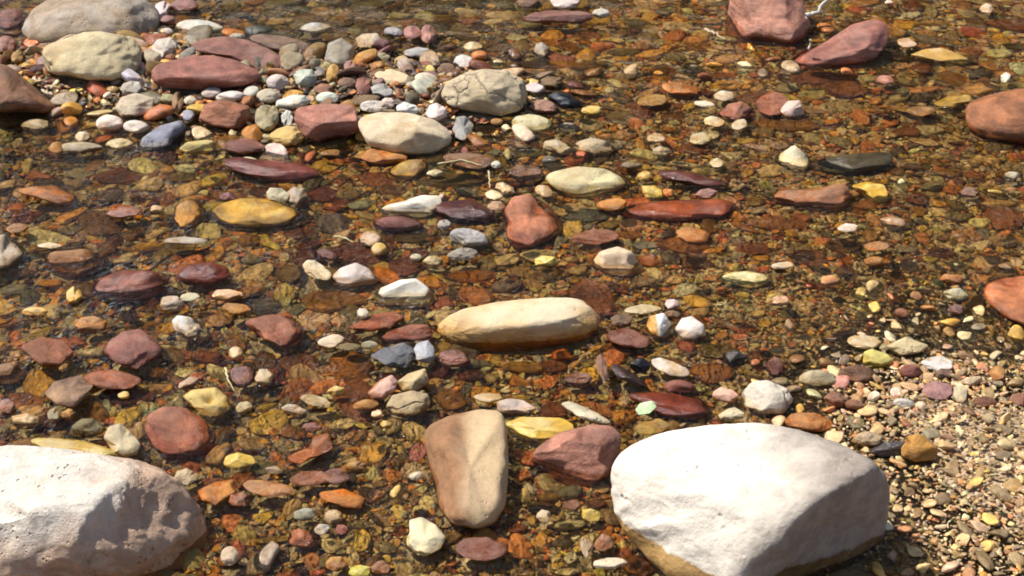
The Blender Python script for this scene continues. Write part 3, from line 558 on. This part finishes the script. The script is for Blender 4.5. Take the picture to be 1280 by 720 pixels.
# ------------------------------------------------------------------ the smaller stones one can tell apart
# x y width height tilt colour flag shape   (r round, b block, s slab, l lump)
SMALL = """
250 35 60 20 5 white D r|206 61 32 32 0 pinkwhite D b|203 14 24 28 20 pinkwhite D b|230 8 36 18 0 pink D r|168 133 54 34 -5 cream D b
137 155 34 22 0 pinkwhite D r|170 159 32 17 5 white D r|165 110 32 18 -10 white D b|236 144 16 18 20 bluegrey D b|238 126 16 11 0 white D r
264 116 24 13 -10 pinkwhite D r|288 121 36 14 -5 white D r|314 115 20 14 -20 white D r|222 128 14 26 0 brown D r|210 124 20 13 0 tan D r
22 72 16 16 0 ochre D r|8 57 26 24 0 pink D r|15 28 40 30 0 redbrown W r|46 158 38 16 0 tan W r|104 172 18 13 0 cream W r
209 40 14 10 0 white D r|210 25 18 11 0 pink D r|297 46 20 9 0 greytan D r|395 37 38 15 0 white W r|450 15 26 8 0 tan S s|550 10 22 13 0 olive S r
437 84 14 22 0 pink D b|416 93 16 26 10 ochre D r|462 53 36 24 0 tan D b|477 55 22 14 0 purple D b|492 41 24 14 10 grey D r|515 41 22 18 0 pink D r
535 43 18 24 0 pink D r|521 66 36 14 -8 white D b|473 72 30 16 0 tan D b|580 78 28 20 15 white D b|591 60 22 14 0 cream W r|490 97 48 20 8 peach D s
537 95 24 14 0 purple D b|558 87 24 16 0 brown D r|455 107 24 24 -20 redbrown D b|477 113 30 18 10 grey D b|434 104 24 14 0 brown D r
347 103 28 20 0 white D r|382 98 30 26 20 white D b|336 120 30 18 0 cream D r|367 128 48 18 -5 white D b|409 123 28 16 0 white D r|405 112 26 17 10 rust D b
334 147 30 32 0 tan D l|359 148 16 24 0 white D b|358 172 44 28 0 yellow D l|467 133 38 15 0 white D l|510 137 30 17 10 white D b|485 128 20 12 0 white D b
545 140 28 22 0 white D b|607 168 42 16 0 ochre S s|621 152 14 8 0 orange W r|578 160 24 30 0 grey W b|706 4 40 18 0 pinkwhite D b|751 17 22 12 0 white D r
660 4 30 14 0 brown D r|695 86 105 15 4 ochre S s|782 72 34 10 -10 olive S s|677 64 20 22 0 greytan W b|678 135 36 20 0 pink D l|668 110 24 11 5 white D s
690 104 30 18 0 brown D b|665 158 54 26 8 cream W r|740 138 26 11 0 yellow W s|850 112 48 16 10 orange W s|815 126 38 15 -5 ochre W s|905 120 23 13 0 cream W s
880 130 26 8 5 cream D s|815 140 75 14 0 rust S s|902 101 36 10 0 rust S s|945 130 40 18 0 rust S s|893 152 24 12 5 peach W s|925 156 20 12 -10 peach W s
875 173 24 15 0 cream W s|820 173 22 11 0 cream W s|745 184 52 22 10 tan D b|775 153 42 16 10 olive S s|1152 139 36 11 0 ochre W s|965 130 40 28 -10 rust W s
985 163 80 20 4 ochre S s|1050 143 60 18 0 cream S s|1160 172 40 18 0 pinkwhite S b|1055 118 60 24 8 rust S s|1025 102 92 18 -2 rust S s|1085 106 30 15 5 cream S b
1106 101 20 12 0 pink W r|1133 54 24 11 10 peach W s|1162 26 16 18 0 tan S b|1233 11 16 12 0 peach W b|1270 25 18 18 0 cream S b|1257 97 14 13 0 white D b
1033 37 24 14 20 orange W r|1111 3 10 6 0 white W b|236 270 34 36 15 ochre W r|188 321 38 20 -5 gold S b|92 299 34 16 0 tan S b|168 305 26 18 -20 brown S b
130 290 58 34 15 brown S s|232 301 52 9 0 greytan W s|62 307 30 6 0 cream W s|22 285 28 11 -5 ochre W s|80 207 42 28 0 redbrown S b|150 234 60 22 -5 redbrown S s
166 207 22 34 0 brown S b|100 186 56 15 0 tan W r|150 183 34 18 0 cream W r|72 186 20 16 0 ochre W r|248 185 46 22 -5 yellow D b|213 205 26 22 0 redbrown S b
228 233 42 13 0 olive S s|277 227 28 11 0 ochre S s|305 183 52 21 0 redbrown D s|228 322 46 20 0 olive S s|312 310 26 22 0 ochre S b|212 263 22 22 10 orange S b
155 266 46 11 -4 pink W s|196 262 18 10 0 cream W b|145 312 20 12 0 red S r|100 232 36 13 0 greytan S s|285 247 20 13 0 purple W b
347 244 30 21 15 cream D b|372 249 34 30 20 tan W b|480 196 60 18 3 orange W s|509 216 48 26 -20 gold W r|470 230 52 18 5 rust S s|585 202 64 20 5 brown W s
547 203 26 20 0 olive S s|565 231 92 20 -4 olive S s|620 206 12 9 0 white D r|544 217 20 8 0 cream W r|498 283 58 22 3 redbrown W r|515 305 48 18 0 olive S s
490 245 36 13 5 brown S s|587 299 50 25 10 grey D l|578 318 40 17 -8 greytan D l|556 281 18 14 0 grey D b|463 299 28 18 0 cream W b|474 312 18 15 0 yellow W r
396 338 36 18 30 cream W s|410 320 30 15 25 purple W b|450 326 80 30 10 redbrown S s|630 236 26 13 20 cream W b|617 244 22 10 10 cream W s|621 259 24 16 0 tan W b
520 322 14 8 0 white W r|541 328 24 16 0 cream W b|608 338 26 20 0 tan S b|508 341 44 22 0 redbrown S s|590 353 62 18 0 orange S s|378 302 40 16 0 redbrown S s
405 252 46 20 -5 redbrown S s|348 327 20 12 0 orange S r|657 220 44 26 15 brown W b|658 196 46 20 5 olive S r|700 187 44 18 20 cream W b
806 221 18 12 0 yellow W r|805 211 14 9 0 gold S r|787 220 28 14 0 rust S b|883 242 32 14 -5 pink D b|815 241 28 18 25 yellow W b|765 256 40 15 -8 orange W s
835 241 13 11 0 orange W b|735 275 62 18 0 darkgrey S s|745 297 60 18 -5 rust W s|763 286 30 10 -10 olive S s|866 294 38 17 8 orange W s|785 299 32 13 5 orange S s
684 328 30 17 0 yellow W b|712 331 22 13 -10 yellow S b|652 349 38 16 0 tan S s|810 313 40 10 0 bluegrey S s|855 311 68 20 4 rust S s|940 316 42 18 0 rust S s
870 335 46 24 10 brown S b|930 352 60 24 5 cream W l|933 184 24 10 -10 yellow S r|827 191 26 15 0 tan W b|867 192 44 17 -5 rust S s|895 205 20 13 -10 cream W b
790 207 26 9 0 olive W s|680 240 22 14 25 cream W r|1095 262 56 15 -4 rust S s|1147 256 28 20 0 red S b|1117 279 34 16 10 peach W b|1060 285 24 10 -5 pinkwhite W s
972 286 84 14 0 ochre S s|1252 281 52 28 0 rust S s|1252 308 44 22 0 tan S b|1195 263 28 18 20 olive S b|1215 227 26 13 0 rust S b|1265 220 18 11 0 white W b
1190 244 30 15 0 orange S b|1212 242 24 13 -5 pink W b|1010 327 46 22 10 rust S s|1055 310 44 19 0 brown S s|1095 308 30 11 0 ochre W s|1177 322 36 22 10 red S b
1190 350 28 15 0 orange W b|1095 328 28 13 5 ochre W r|1232 335 42 26 -15 peach S b|1120 353 24 22 0 brown S r|978 332 28 8 -5 cream W s|1145 271 22 13 0 ochre S s
78 452 20 22 0 gold W b|113 408 42 26 0 ochre W b|140 475 70 24 4 rust W s|12 470 42 34 0 brown W b|93 370 20 22 0 yellow W b|44 390 30 11 0 yellow W r
125 385 24 8 0 yellow S r|215 380 30 22 0 tan D l|237 371 26 10 -5 cream D s|285 370 44 16 0 peach W b|295 386 36 13 5 ochre W s|305 509 20 13 -15 cream W b
235 480 28 13 -25 tan W b|203 475 34 20 15 ochre S b|155 494 14 9 0 yellow W b|160 503 72 22 0 redbrown S s|262 457 46 22 8 rust S b|295 441 16 14 0 peach W r
302 472 34 26 0 purple W r|31 512 46 20 -4 rust S s|33 527 36 18 10 peach W b|8 508 20 16 0 pink W b|65 537 46 24 0 redbrown S r|67 518 16 13 0 tan W b
85 518 18 13 0 ochre W b|110 536 44 24 0 olive D l|95 560 120 16 8 yellow W s|300 578 38 24 0 yellow W b|232 597 30 20 0 cream W b|305 606 30 26 0 orange S b
300 626 28 18 0 rust W b|287 695 22 24 20 cream D r|420 387 82 32 0 orange S s|414 426 32 14 -10 cream W s|462 432 20 10 0 tan W r|436 434 28 10 0 olive W s
453 392 16 14 10 pinkwhite D b|375 465 50 22 0 rust S s|440 468 58 36 10 orange S s|447 508 58 44 35 rust S s|340 482 36 28 -30 red S b|458 508 30 15 -5 ochre W r
367 514 34 14 10 cream W b|395 501 38 13 15 tan W s|420 490 22 13 -10 yellow W b|330 472 22 22 0 cream W b|390 535 24 12 0 pink W b|483 531 14 10 10 yellow W b
472 518 16 10 0 peach W b|567 450 40 22 15 pink W l|595 463 38 15 0 grey S r|590 478 36 18 0 redbrown S b|552 472 28 22 -20 red S b|610 497 34 11 0 peach W s
644 510 48 22 5 cream W b|740 380 54 44 20 rust S s|803 387 44 12 -3 cream W s|840 381 18 13 0 pinkwhite W b|840 394 20 10 0 brown W r|777 401 30 20 0 brown D b
785 423 52 22 10 redbrown W s|775 442 40 20 0 orange S s|753 460 14 40 -15 brown D b|800 457 26 20 0 black D l|838 460 48 16 20 white W s|655 468 50 20 5 gold S r
690 465 36 20 0 rust S r|722 477 36 22 0 brown W b|890 470 54 24 0 orange S s|897 445 50 19 0 olive S s|917 448 30 20 -10 darkgrey W b|907 494 34 20 10 peach D b
850 485 36 18 5 red W r|915 518 34 17 -5 cream D b|815 534 42 17 -10 gold W s|928 415 36 20 10 rust S b|950 447 30 13 -5 rust S s|1097 450 42 22 15 yellow W b
1080 428 40 16 5 cream W s|1138 465 26 16 0 redbrown W r|1172 456 40 20 5 white W s|1180 468 24 13 0 brown W b|1070 470 42 24 0 brown W r|1022 475 44 22 0 tan W r
1045 500 30 20 15 rust D b|1068 506 26 14 5 rust D b|1172 488 36 22 0 pink W s|1247 467 20 18 0 orange W b|1232 503 28 15 0 rust W b|1274 500 22 18 0 rust W b
1130 505 26 12 10 white W r|1010 528 56 22 8 orange W s|975 376 24 12 0 peach W b|1195 388 20 13 0 pink W b|1145 370 14 11 0 orange W b|1128 393 20 13 20 rust W r
1195 370 30 18 10 cream W b|1200 493 18 22 0 cream W b|968 458 22 22 0 redbrown W b|1112 562 52 17 -10 darkgrey W b|1085 552 36 22 0 tan W l|335 610 60 18 5 orange W s
387 598 46 18 -5 rust W s|420 596 30 18 10 redbrown W s|343 589 22 10 5 tan W b|380 675 42 24 10 rust W b|603 687 62 28 5 redbrown W s|475 710 24 17 0 rust W b
450 714 28 16 0 yellow W b|420 705 26 17 -5 ochre W b|427 662 16 12 0 red W b|380 643 26 16 0 grey W b|417 647 22 18 0 tan W r|402 662 18 13 -15 white W b
445 583 24 12 0 ochre W b|520 595 18 11 -5 white W b|762 704 44 14 -5 cream D s|754 681 26 26 0 brown W b|740 645 26 17 15 yellow W b|685 627 26 16 0 ochre S r
715 631 24 12 0 rust W s|733 684 16 24 0 tan W b|797 712 42 28 10 orange S b|680 645 18 15 0 cream W b|1060 222 30 9 0 rust S s
"""
SH = dict(r='round', b='block', s='slab', l='lump')
ents = []
for tok in SMALL.replace('\n', '|').split('|'):
    t = tok.split()
    if len(t) == 8: ents.append((*map(float, t[:5]), t[5], t[6], t[7]))
PEB = []
for i, (cx, cy, wd, ht, rot, col, flag, sh) in enumerate(ents):
    if flag != 'D': wd, ht = wd * 1.08, ht * 1.12
    r = np.random.default_rng(5000 + i)
    n = {'r': 16, 'b': 7, 's': 9, 'l': 12}[sh]; pts = []
    ph0 = r.uniform(0, 6.28)
    for k in range(n):
        t = ph0 + (k + r.uniform(-.25, .25)) / n * 2 * math.pi
        q = 1.04 if sh == 'r' else r.uniform(.92, 1.12)
        x, y = math.cos(t) * q * wd / 2, math.sin(t) * q * ht / 2
        a = R(rot); pts.append((cx + x * math.cos(a) - y * math.sin(a), cy + x * math.sin(a) + y * math.cos(a)))
    base = np.array(C[col]); cc = np.clip(base * r.uniform(.82, 1.15) * (1 + r.normal(size=3) * .05), .01, .8)
    mk = MATOF.get(col, 'sand')
    thick = {'r': .62, 'b': .6, 's': .3, 'l': .7}[sh] * r.uniform(.85, 1.15)
    o = stone('pebble', pts, cc, M[mk], flag, SH[sh], thick, level=4 if wd * ht > 330 else 3, seed=7000 + i, rough_amt={'l': .045, 'r': .016, 'b': .022, 's': .016}[sh])
    PEB.append(((cx, cy), wd, ht, col, flag, sh, o))

# labels of the smaller stones, by look and by the larger stone each lies beside
SHAPE_W = dict(r='rounded', b='angular', s='flat', l='knobbly')
used = set()
def side(dx, dy):
    a = math.degrees(math.atan2(-dy * 1.6, dx)) % 360
    return ['just right of', 'up and right of', 'just behind', 'up and left of', 'just left of', 'down and left of', 'just in front of', 'down and right of'][int(((a + 22.5) % 360) // 45)]
for (cx, cy), wd, ht, col, flag, sh, o in PEB:
    near = sorted(BIG_OBJ, key=lambda b: (b[0][0] - cx) ** 2 + ((b[0][1] - cy) * 1.5) ** 2)
    area = wd * ht
    size = 'tiny' if area < 260 else 'small' if area < 620 else 'medium' if area < 1200 else 'large'
    st = {'S': 'under water', 'W': 'wet', 'D': ''}[flag]
    head = f"{size} {'wet ' if st == 'wet' else ''}{WORD[col]} {SHAPE_W[sh]} stone{' under water' if flag == 'S' else ''}"
    done = False
    for nb in near[:8]:
        lab = f"{head} {side(cx - nb[0][0], cy - nb[0][1])} the {nb[1]}"
        if lab not in used and len(lab.split()) <= 15: done = True; break
    if not done: lab = f"{WORD[col]} {SHAPE_W[sh]} stone between the {near[0][1]} and the {near[1][1]}"
    used.add(lab); tag(o, lab, 'pebble', 'pebbles lying in the stream')

# ------------------------------------------------------------------ twigs and straws
def twig(pts, rad, color, label, cat='twig', name='twig'):
    P = [np.array(p, float) for p in pts]; r = np.random.default_rng(len(label)); Q = []
    for a, b in zip(P[:-1], P[1:]):
        for t in np.linspace(0, 1, 6)[:-1]: Q.append(a + (b - a) * t + r.normal(size=3) * rad * .4)
    Q.append(P[-1]); v = []; f = []; n = len(Q)
    for i, q in enumerate(Q):
        d = Q[min(i + 1, n - 1)] - Q[max(i - 1, 0)]; d /= np.linalg.norm(d)
        s = np.cross(d, (0, 0, 1)); s /= np.linalg.norm(s); t = np.cross(s, d); rr = rad * (1 - .6 * i / n) * r.uniform(.85, 1.15)
        for k in range(6):
            an = k * math.pi / 3; v.append(q + s * math.cos(an) * rr + t * math.sin(an) * rr)
    for i in range(n - 1):
        for k in range(6): f.append((i * 6 + k, i * 6 + (k + 1) % 6, i * 6 + 6 + (k + 1) % 6, i * 6 + 6 + k))
    base = v[0].copy(); o = link(name, mesh_from(name, np.array(v) - base, f), M['limep'], base); o.color = (*color, 1); tag(o, label, cat); return o
twig([at(1008, 22, .03), at(1022, 12, .045), at(1038, -4, .07)], .006, (.62, .6, .52), 'pale grey twig poking out behind the upright red boulder')
twig([at(882, 37, .012), at(893, 42, .014), at(907, 49, .012)], .004, (.55, .42, .26), 'short tan twig lying left of the upright red boulder')
twig([at(1010, 62, .03), at(1013, 54, .045), at(1014, 49, .055)], .003, (.62, .56, .42), 'tiny pale twig between the upright red boulder and leaning red stone')
twig([at(547, 205, .006), at(575, 200, .007), at(602, 206, .006)], .0022, (.55, .5, .26), 'thin yellow straw lying across a brown slab', 'straw', 'straw')
twig([at(611, 214, .016), at(612, 225, .008), at(612, 235, .004)], .0022, (.55, .52, .3), 'short upright straw above the dark purple lump', 'straw', 'straw')
twig([at(418, 296, .005), at(430, 297, .006), at(441, 303, .004)], .0022, (.6, .56, .34), 'thin pale straw floating left of the wet cream pebble', 'straw', 'straw')
twig([at(282, 460, .01), at(285, 474, .012), at(293, 489, .006)], .002, (.62, .52, .25), 'curved yellow straw above the hollowed yellow stone', 'straw', 'straw')
def sprig():
    c = at(186, 516, .008); v = []; f = []; r = np.random.default_rng(3)
    for k in range(9):
        a = r.uniform(0, 6.28); l = r.uniform(.012, .022); d = np.array([math.cos(a), math.sin(a), r.uniform(.3, .9)]); d /= np.linalg.norm(d)
        s = np.cross(d, (0, 0, 1)); s /= np.linalg.norm(s); nrm = np.cross(s, d); i = len(v)
        v += [c, c + d * l * .5 + s * .0018 + nrm * .0006, c + d * l, c + d * l * .5 - s * .0018 + nrm * .0006, c + d * l * .5 - nrm * .0004]
        f += [(i, i + 1, i + 4), (i + 1, i + 2, i + 4), (i + 2, i + 3, i + 4), (i + 3, i, i + 4)]
    o = link('sprig', mesh_from('sprig', np.array(v) - c, f, False), M['limep'], c); o.color = (.1, .19, .05, 1); tag(o, 'tiny green sprig caught on the smooth round red stone', 'sprig')
sprig()

# ------------------------------------------------------------------ gravel: everything smaller, past counting
fx = np.array([q[0] for q in FOOT]); fy = np.array([q[1] for q in FOOT]); frx = np.array([q[2] for q in FOOT]); fry = np.array([q[3] for q in FOOT])
GC = [('ochre', 18), ('tan', 18), ('brown', 12), ('rust', 15), ('redbrown', 5), ('olive', 8), ('cream', 20), ('orange', 4), ('greytan', 12), ('peach', 7), ('white', 5), ('purple', 2), ('yellow', 10), ('darkgrey', 4), ('red', 5), ('pinkwhite', 4)]
GCn = np.array([C[c] for c, _ in GC]); GW = np.array([k for _, k in GC], float); GW /= GW.sum()
PALE = np.array([dict(tan=2.4, cream=1.6, greytan=3.2, peach=1.6, white=.9, pinkwhite=2.2, rust=1, brown=1.).get(c, .6) for c, _ in GC]) * GW; PALE /= PALE.sum()
def zone(px, py, cx, cy, rx, ry):
    return np.exp(-(((px - cx) / rx) ** 2 + ((py - cy) / ry) ** 2))
TEMPL = {}
for lv in (1, 2):
    TEMPL[lv] = []
    for k in range(26):
        r = np.random.default_rng(900 + k); v, f = rock_shape(lv, r, ['chip', 'block', 'chip', 'slab', 'chip', 'round'][k % 6])
        TEMPL[lv].append((v.astype(np.float32), f))
def scatter(n, rmin, rmax, power, lift, lv, fine, drop=.6, cell_=.03):
    u = rng.uniform(0, 1, n)
    y = 1.0 + 3.5 * rng.uniform(0, 1, n) ** 1.15
    hw = .30 + y * .42; x = rng.uniform(-1, 1, n) * hw
    z = bed(x, y); pts = np.stack([x, y, z], 1); px, py, dp = project(pts)
    rr = rmin * (rmax / rmin) ** (u ** power)
    fz = np.clip(zone(px, py, 1200, 560, 330, 230) + .8 * zone(px, py, 900, 330, 280, 260) +  zone(px, py, 480, 650, 330, 70) + zone(px, py, 1000, 760, 400, 60), 0, 1)
    rr = rr * (1 - .36 * fz) * (1 - .38 * zone(px, py, 1260, 600, 320, 230)) * (.75 + .12 * y)
    pale = np.clip(zone(px, py, 1240, 580, 260, 230) * 1.2 + zone(px, py, 460, 670, 180, 60) * .5 + zone(px, py, 400, 100, 260, 80) * .1, 0, .95)
    keep = np.ones(n, bool)
    if not fine:
        keep &= rng.uniform(0, 1, n) > fz * drop
    # not inside a placed stone
    for a, b, ra, rb in zip(fx, fy, frx, fry):
        keep &= ((x - a) / (ra * .8 + rr * .6)) ** 2 + ((y - b) / (rb * .8 + rr * .6)) ** 2 > 1
    if not fine:                                 # keep the larger ones apart
        order = np.argsort(-rr); cell = {}; g = cell_
        ok = np.zeros(n, bool)
        for i in order:
            if not keep[i]: continue
            ci, cj = int(x[i] // g), int(y[i] // g); good = True
            for a in range(ci - 1, ci + 2):
                for b in range(cj - 1, cj + 2):
                    for j in cell.get((a, b), ()):
                        if (x[i] - x[j]) ** 2 + (y[i] - y[j]) ** 2 < (.78 * (rr[i] + rr[j])) ** 2: good = False; break
                    if not good: break
                if not good: break
            if good: ok[i] = True; cell.setdefault((ci, cj), []).append(i)
        keep = ok
    idx = np.nonzero(keep)[0]; m = len(idx)
    x, y, z, rr, pale = x[idx], y[idx], z[idx], rr[idx], pale[idx]; pq = (px[idx], py[idx])
    ax = rr * rng.uniform(.85, 1.35, m); ay = rr * rng.uniform(.6, 1., m); az = rr * rng.uniform(.22, .5, m)
    ci = rng.choice(len(GW), m, p=GW); cp = rng.choice(len(GW), m, p=PALE); ci = np.where(rng.uniform(0, 1, m) < pale, cp, ci)
    cc = GCn[ci] * (.28 + 1.6 * rng.uniform(0, 1, (m, 1)) ** 1.4) * (1 + rng.normal(size=(m, 3)) * .06) * 1.45 * (1 + .2 * pale[:, None])
    cc = cc + (np.array([.44, .35, .235]) * rng.uniform(.75, 1.25, (m, 1)) - cc) * (.6 * pale[:, None])
    pile = np.clip(zone(pq[0], pq[1], 390, 100, 260, 75) * 1.3, 0, 1)[:, None]; cc = cc * (1 - .52 * pile)        # gravel darker around the dry pebbles
    painted_shade = np.clip(zone(pq[0], pq[1], 480, 5, 330, 45) + zone(pq[0], pq[1], 20, 200, 110, 60) * .8, 0, 1)[:, None]   # shade and dark bank reflection painted into the gravel colour
    cc = cc * (1 - painted_shade) + painted_shade * (cc * .3 + np.array([.075, .07, .035]))
    rz = rng.uniform(0, 6.28, m); tx = rng.normal(size=m) * .36; ty = rng.normal(size=m) * .36
    Vs, Fs, Cs = [], [], []; base = 0
    tid = rng.integers(0, len(TEMPL[lv]), m)
    for k, (tv, tf) in enumerate(TEMPL[lv]):
        s = np.nonzero(tid == k)[0]
        if not len(s): continue
        v = tv[None] * np.stack([ax[s], ay[s], az[s]], 1)[:, None, :]
        cxx, sxx, cyy, syy, cz, sz = np.cos(tx[s])[:, None], np.sin(tx[s])[:, None], np.cos(ty[s])[:, None], np.sin(ty[s])[:, None], np.cos(rz[s])[:, None], np.sin(rz[s])[:, None]
        X, Y, Z = v[..., 0], v[..., 1], v[..., 2]
        Y, Z = Y * cxx - Z * sxx, Y * sxx + Z * cxx
        X, Z = X * cyy + Z * syy, -X * syy + Z * cyy
        X, Y = X * cz - Y * sz, X * sz + Y * cz
        V = np.stack([X + x[s][:, None], Y + y[s][:, None], Z + (z[s] + az[s] * lift)[:, None]], -1)
        nv = tv.shape[0]
        Vs.append(V.reshape(-1, 3)); Fs.append((tf[None] + (np.arange(len(s)) * nv)[:, None, None] + base).reshape(-1, 3)); base += nv * len(s)
        Cs.append(np.repeat(cc[s], nv, 0))
    return np.concatenate(Vs), np.concatenate(Fs), np.concatenate(Cs), m
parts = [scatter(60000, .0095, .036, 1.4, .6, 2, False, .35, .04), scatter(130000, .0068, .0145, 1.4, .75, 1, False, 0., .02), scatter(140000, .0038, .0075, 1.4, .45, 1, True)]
V = []; Fc = []; Cc = []; base = 0
for v, f, c, m in parts:
    V.append(v); Fc.append(f + base); Cc.append(c); base += len(v)
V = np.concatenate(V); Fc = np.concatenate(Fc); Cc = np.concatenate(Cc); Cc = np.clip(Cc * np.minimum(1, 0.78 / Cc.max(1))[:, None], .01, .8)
me = mesh_from('gravel', V, Fc, True)
sm = np.zeros(len(Fc), bool); sm[:len(parts[0][1])] = True; me.polygons.foreach_set('use_smooth', sm)
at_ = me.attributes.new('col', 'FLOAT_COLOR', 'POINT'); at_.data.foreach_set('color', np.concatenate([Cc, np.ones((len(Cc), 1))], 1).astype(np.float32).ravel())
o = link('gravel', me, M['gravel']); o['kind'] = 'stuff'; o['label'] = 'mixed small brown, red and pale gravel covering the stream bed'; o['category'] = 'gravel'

# ------------------------------------------------------------------ the water: a closed body with small waves, pulled up where it wets the stones
from mathutils.kdtree import KDTree
wl = []
for ob in [b[2] for b in BIG_OBJ] + [p[6] for p in PEB]:
    n = len(ob.data.vertices); co = np.empty(n * 3, np.float32); ob.data.vertices.foreach_get('co', co); co = co.reshape(-1, 3) + np.array(ob.location)
    if co[:, 2].max() > .002: wl.append(co[np.abs(co[:, 2]) < .0035])
wl = np.concatenate(wl)[:, :2]
kd = KDTree(len(wl))
for i_, q in enumerate(wl): kd.insert((float(q[0]), float(q[1]), 0), i_)
kd.balance()
X, Y, f = grid(axis(-12, 12, -1.75, 1.75, 760, 12), axis(-12, 14, .95, 4.4, 760, 12))
Z = np.zeros(len(X)); inner = (np.abs(X) < 1.76) & (Y > .94) & (Y < 4.41)
D = np.full(len(X), 1.)
for k in np.nonzero(inner)[0]: D[k] = kd.find((float(X[k]), float(Y[k]), 0))[2]
r = np.random.default_rng(21)
for k in range(34):                                   # the current's own small waves
    lam = r.uniform(.025, .16); a = r.normal() * .8 + 1.2; kx, ky = math.cos(a) * 6.283 / lam, math.sin(a) * 6.283 / lam
    Z += lam * .0052 * np.sin(X * kx + Y * ky + r.uniform(0, 6.28) + 1.5 * np.sin(X * kx * .21 - Y * ky * .13 + k)) * (inner if lam < .3 else 1)
Z *= .38
Z += .0011 * np.exp(-D / .006) + .0006 * np.sin(D * 6.283 / .013) * np.exp(-D / .022)
Z -= .0012
nv = len(X)
nx_ = int(f[0][3] - f[0][0]); ny_ = nv // nx_
b0 = list(range(nx_)); b1 = [nx_ * (k + 1) - 1 for k in range(1, ny_)]; b2 = list(range(nv - 2, nv - nx_ - 1, -1)); b3 = [nx_ * k for k in range(ny_ - 2, -1, -1)]
loop = b0 + b1 + b2 + b3
side_f = [(loop[k + 1], loop[k], loop[k] + nv, loop[k + 1] + nv) for k in range(len(loop) - 1)]
wv = np.concatenate([np.stack([X, Y, Z], 1), np.stack([X, Y, 0 * X - .4], 1)])
wf = np.concatenate([f, f[:, ::-1] + nv, np.array(side_f)])
o = link('water', mesh_from('water', wv, wf, True), M['water']); o['kind'] = 'structure'

for ob in scene.objects:                              # sunlight reaches the bed bent by the moving surface
    if ob.type == 'MESH':
        if ob is o: ob.cycles.is_caustics_caster = True
        else: ob.cycles.is_caustics_receiver = True
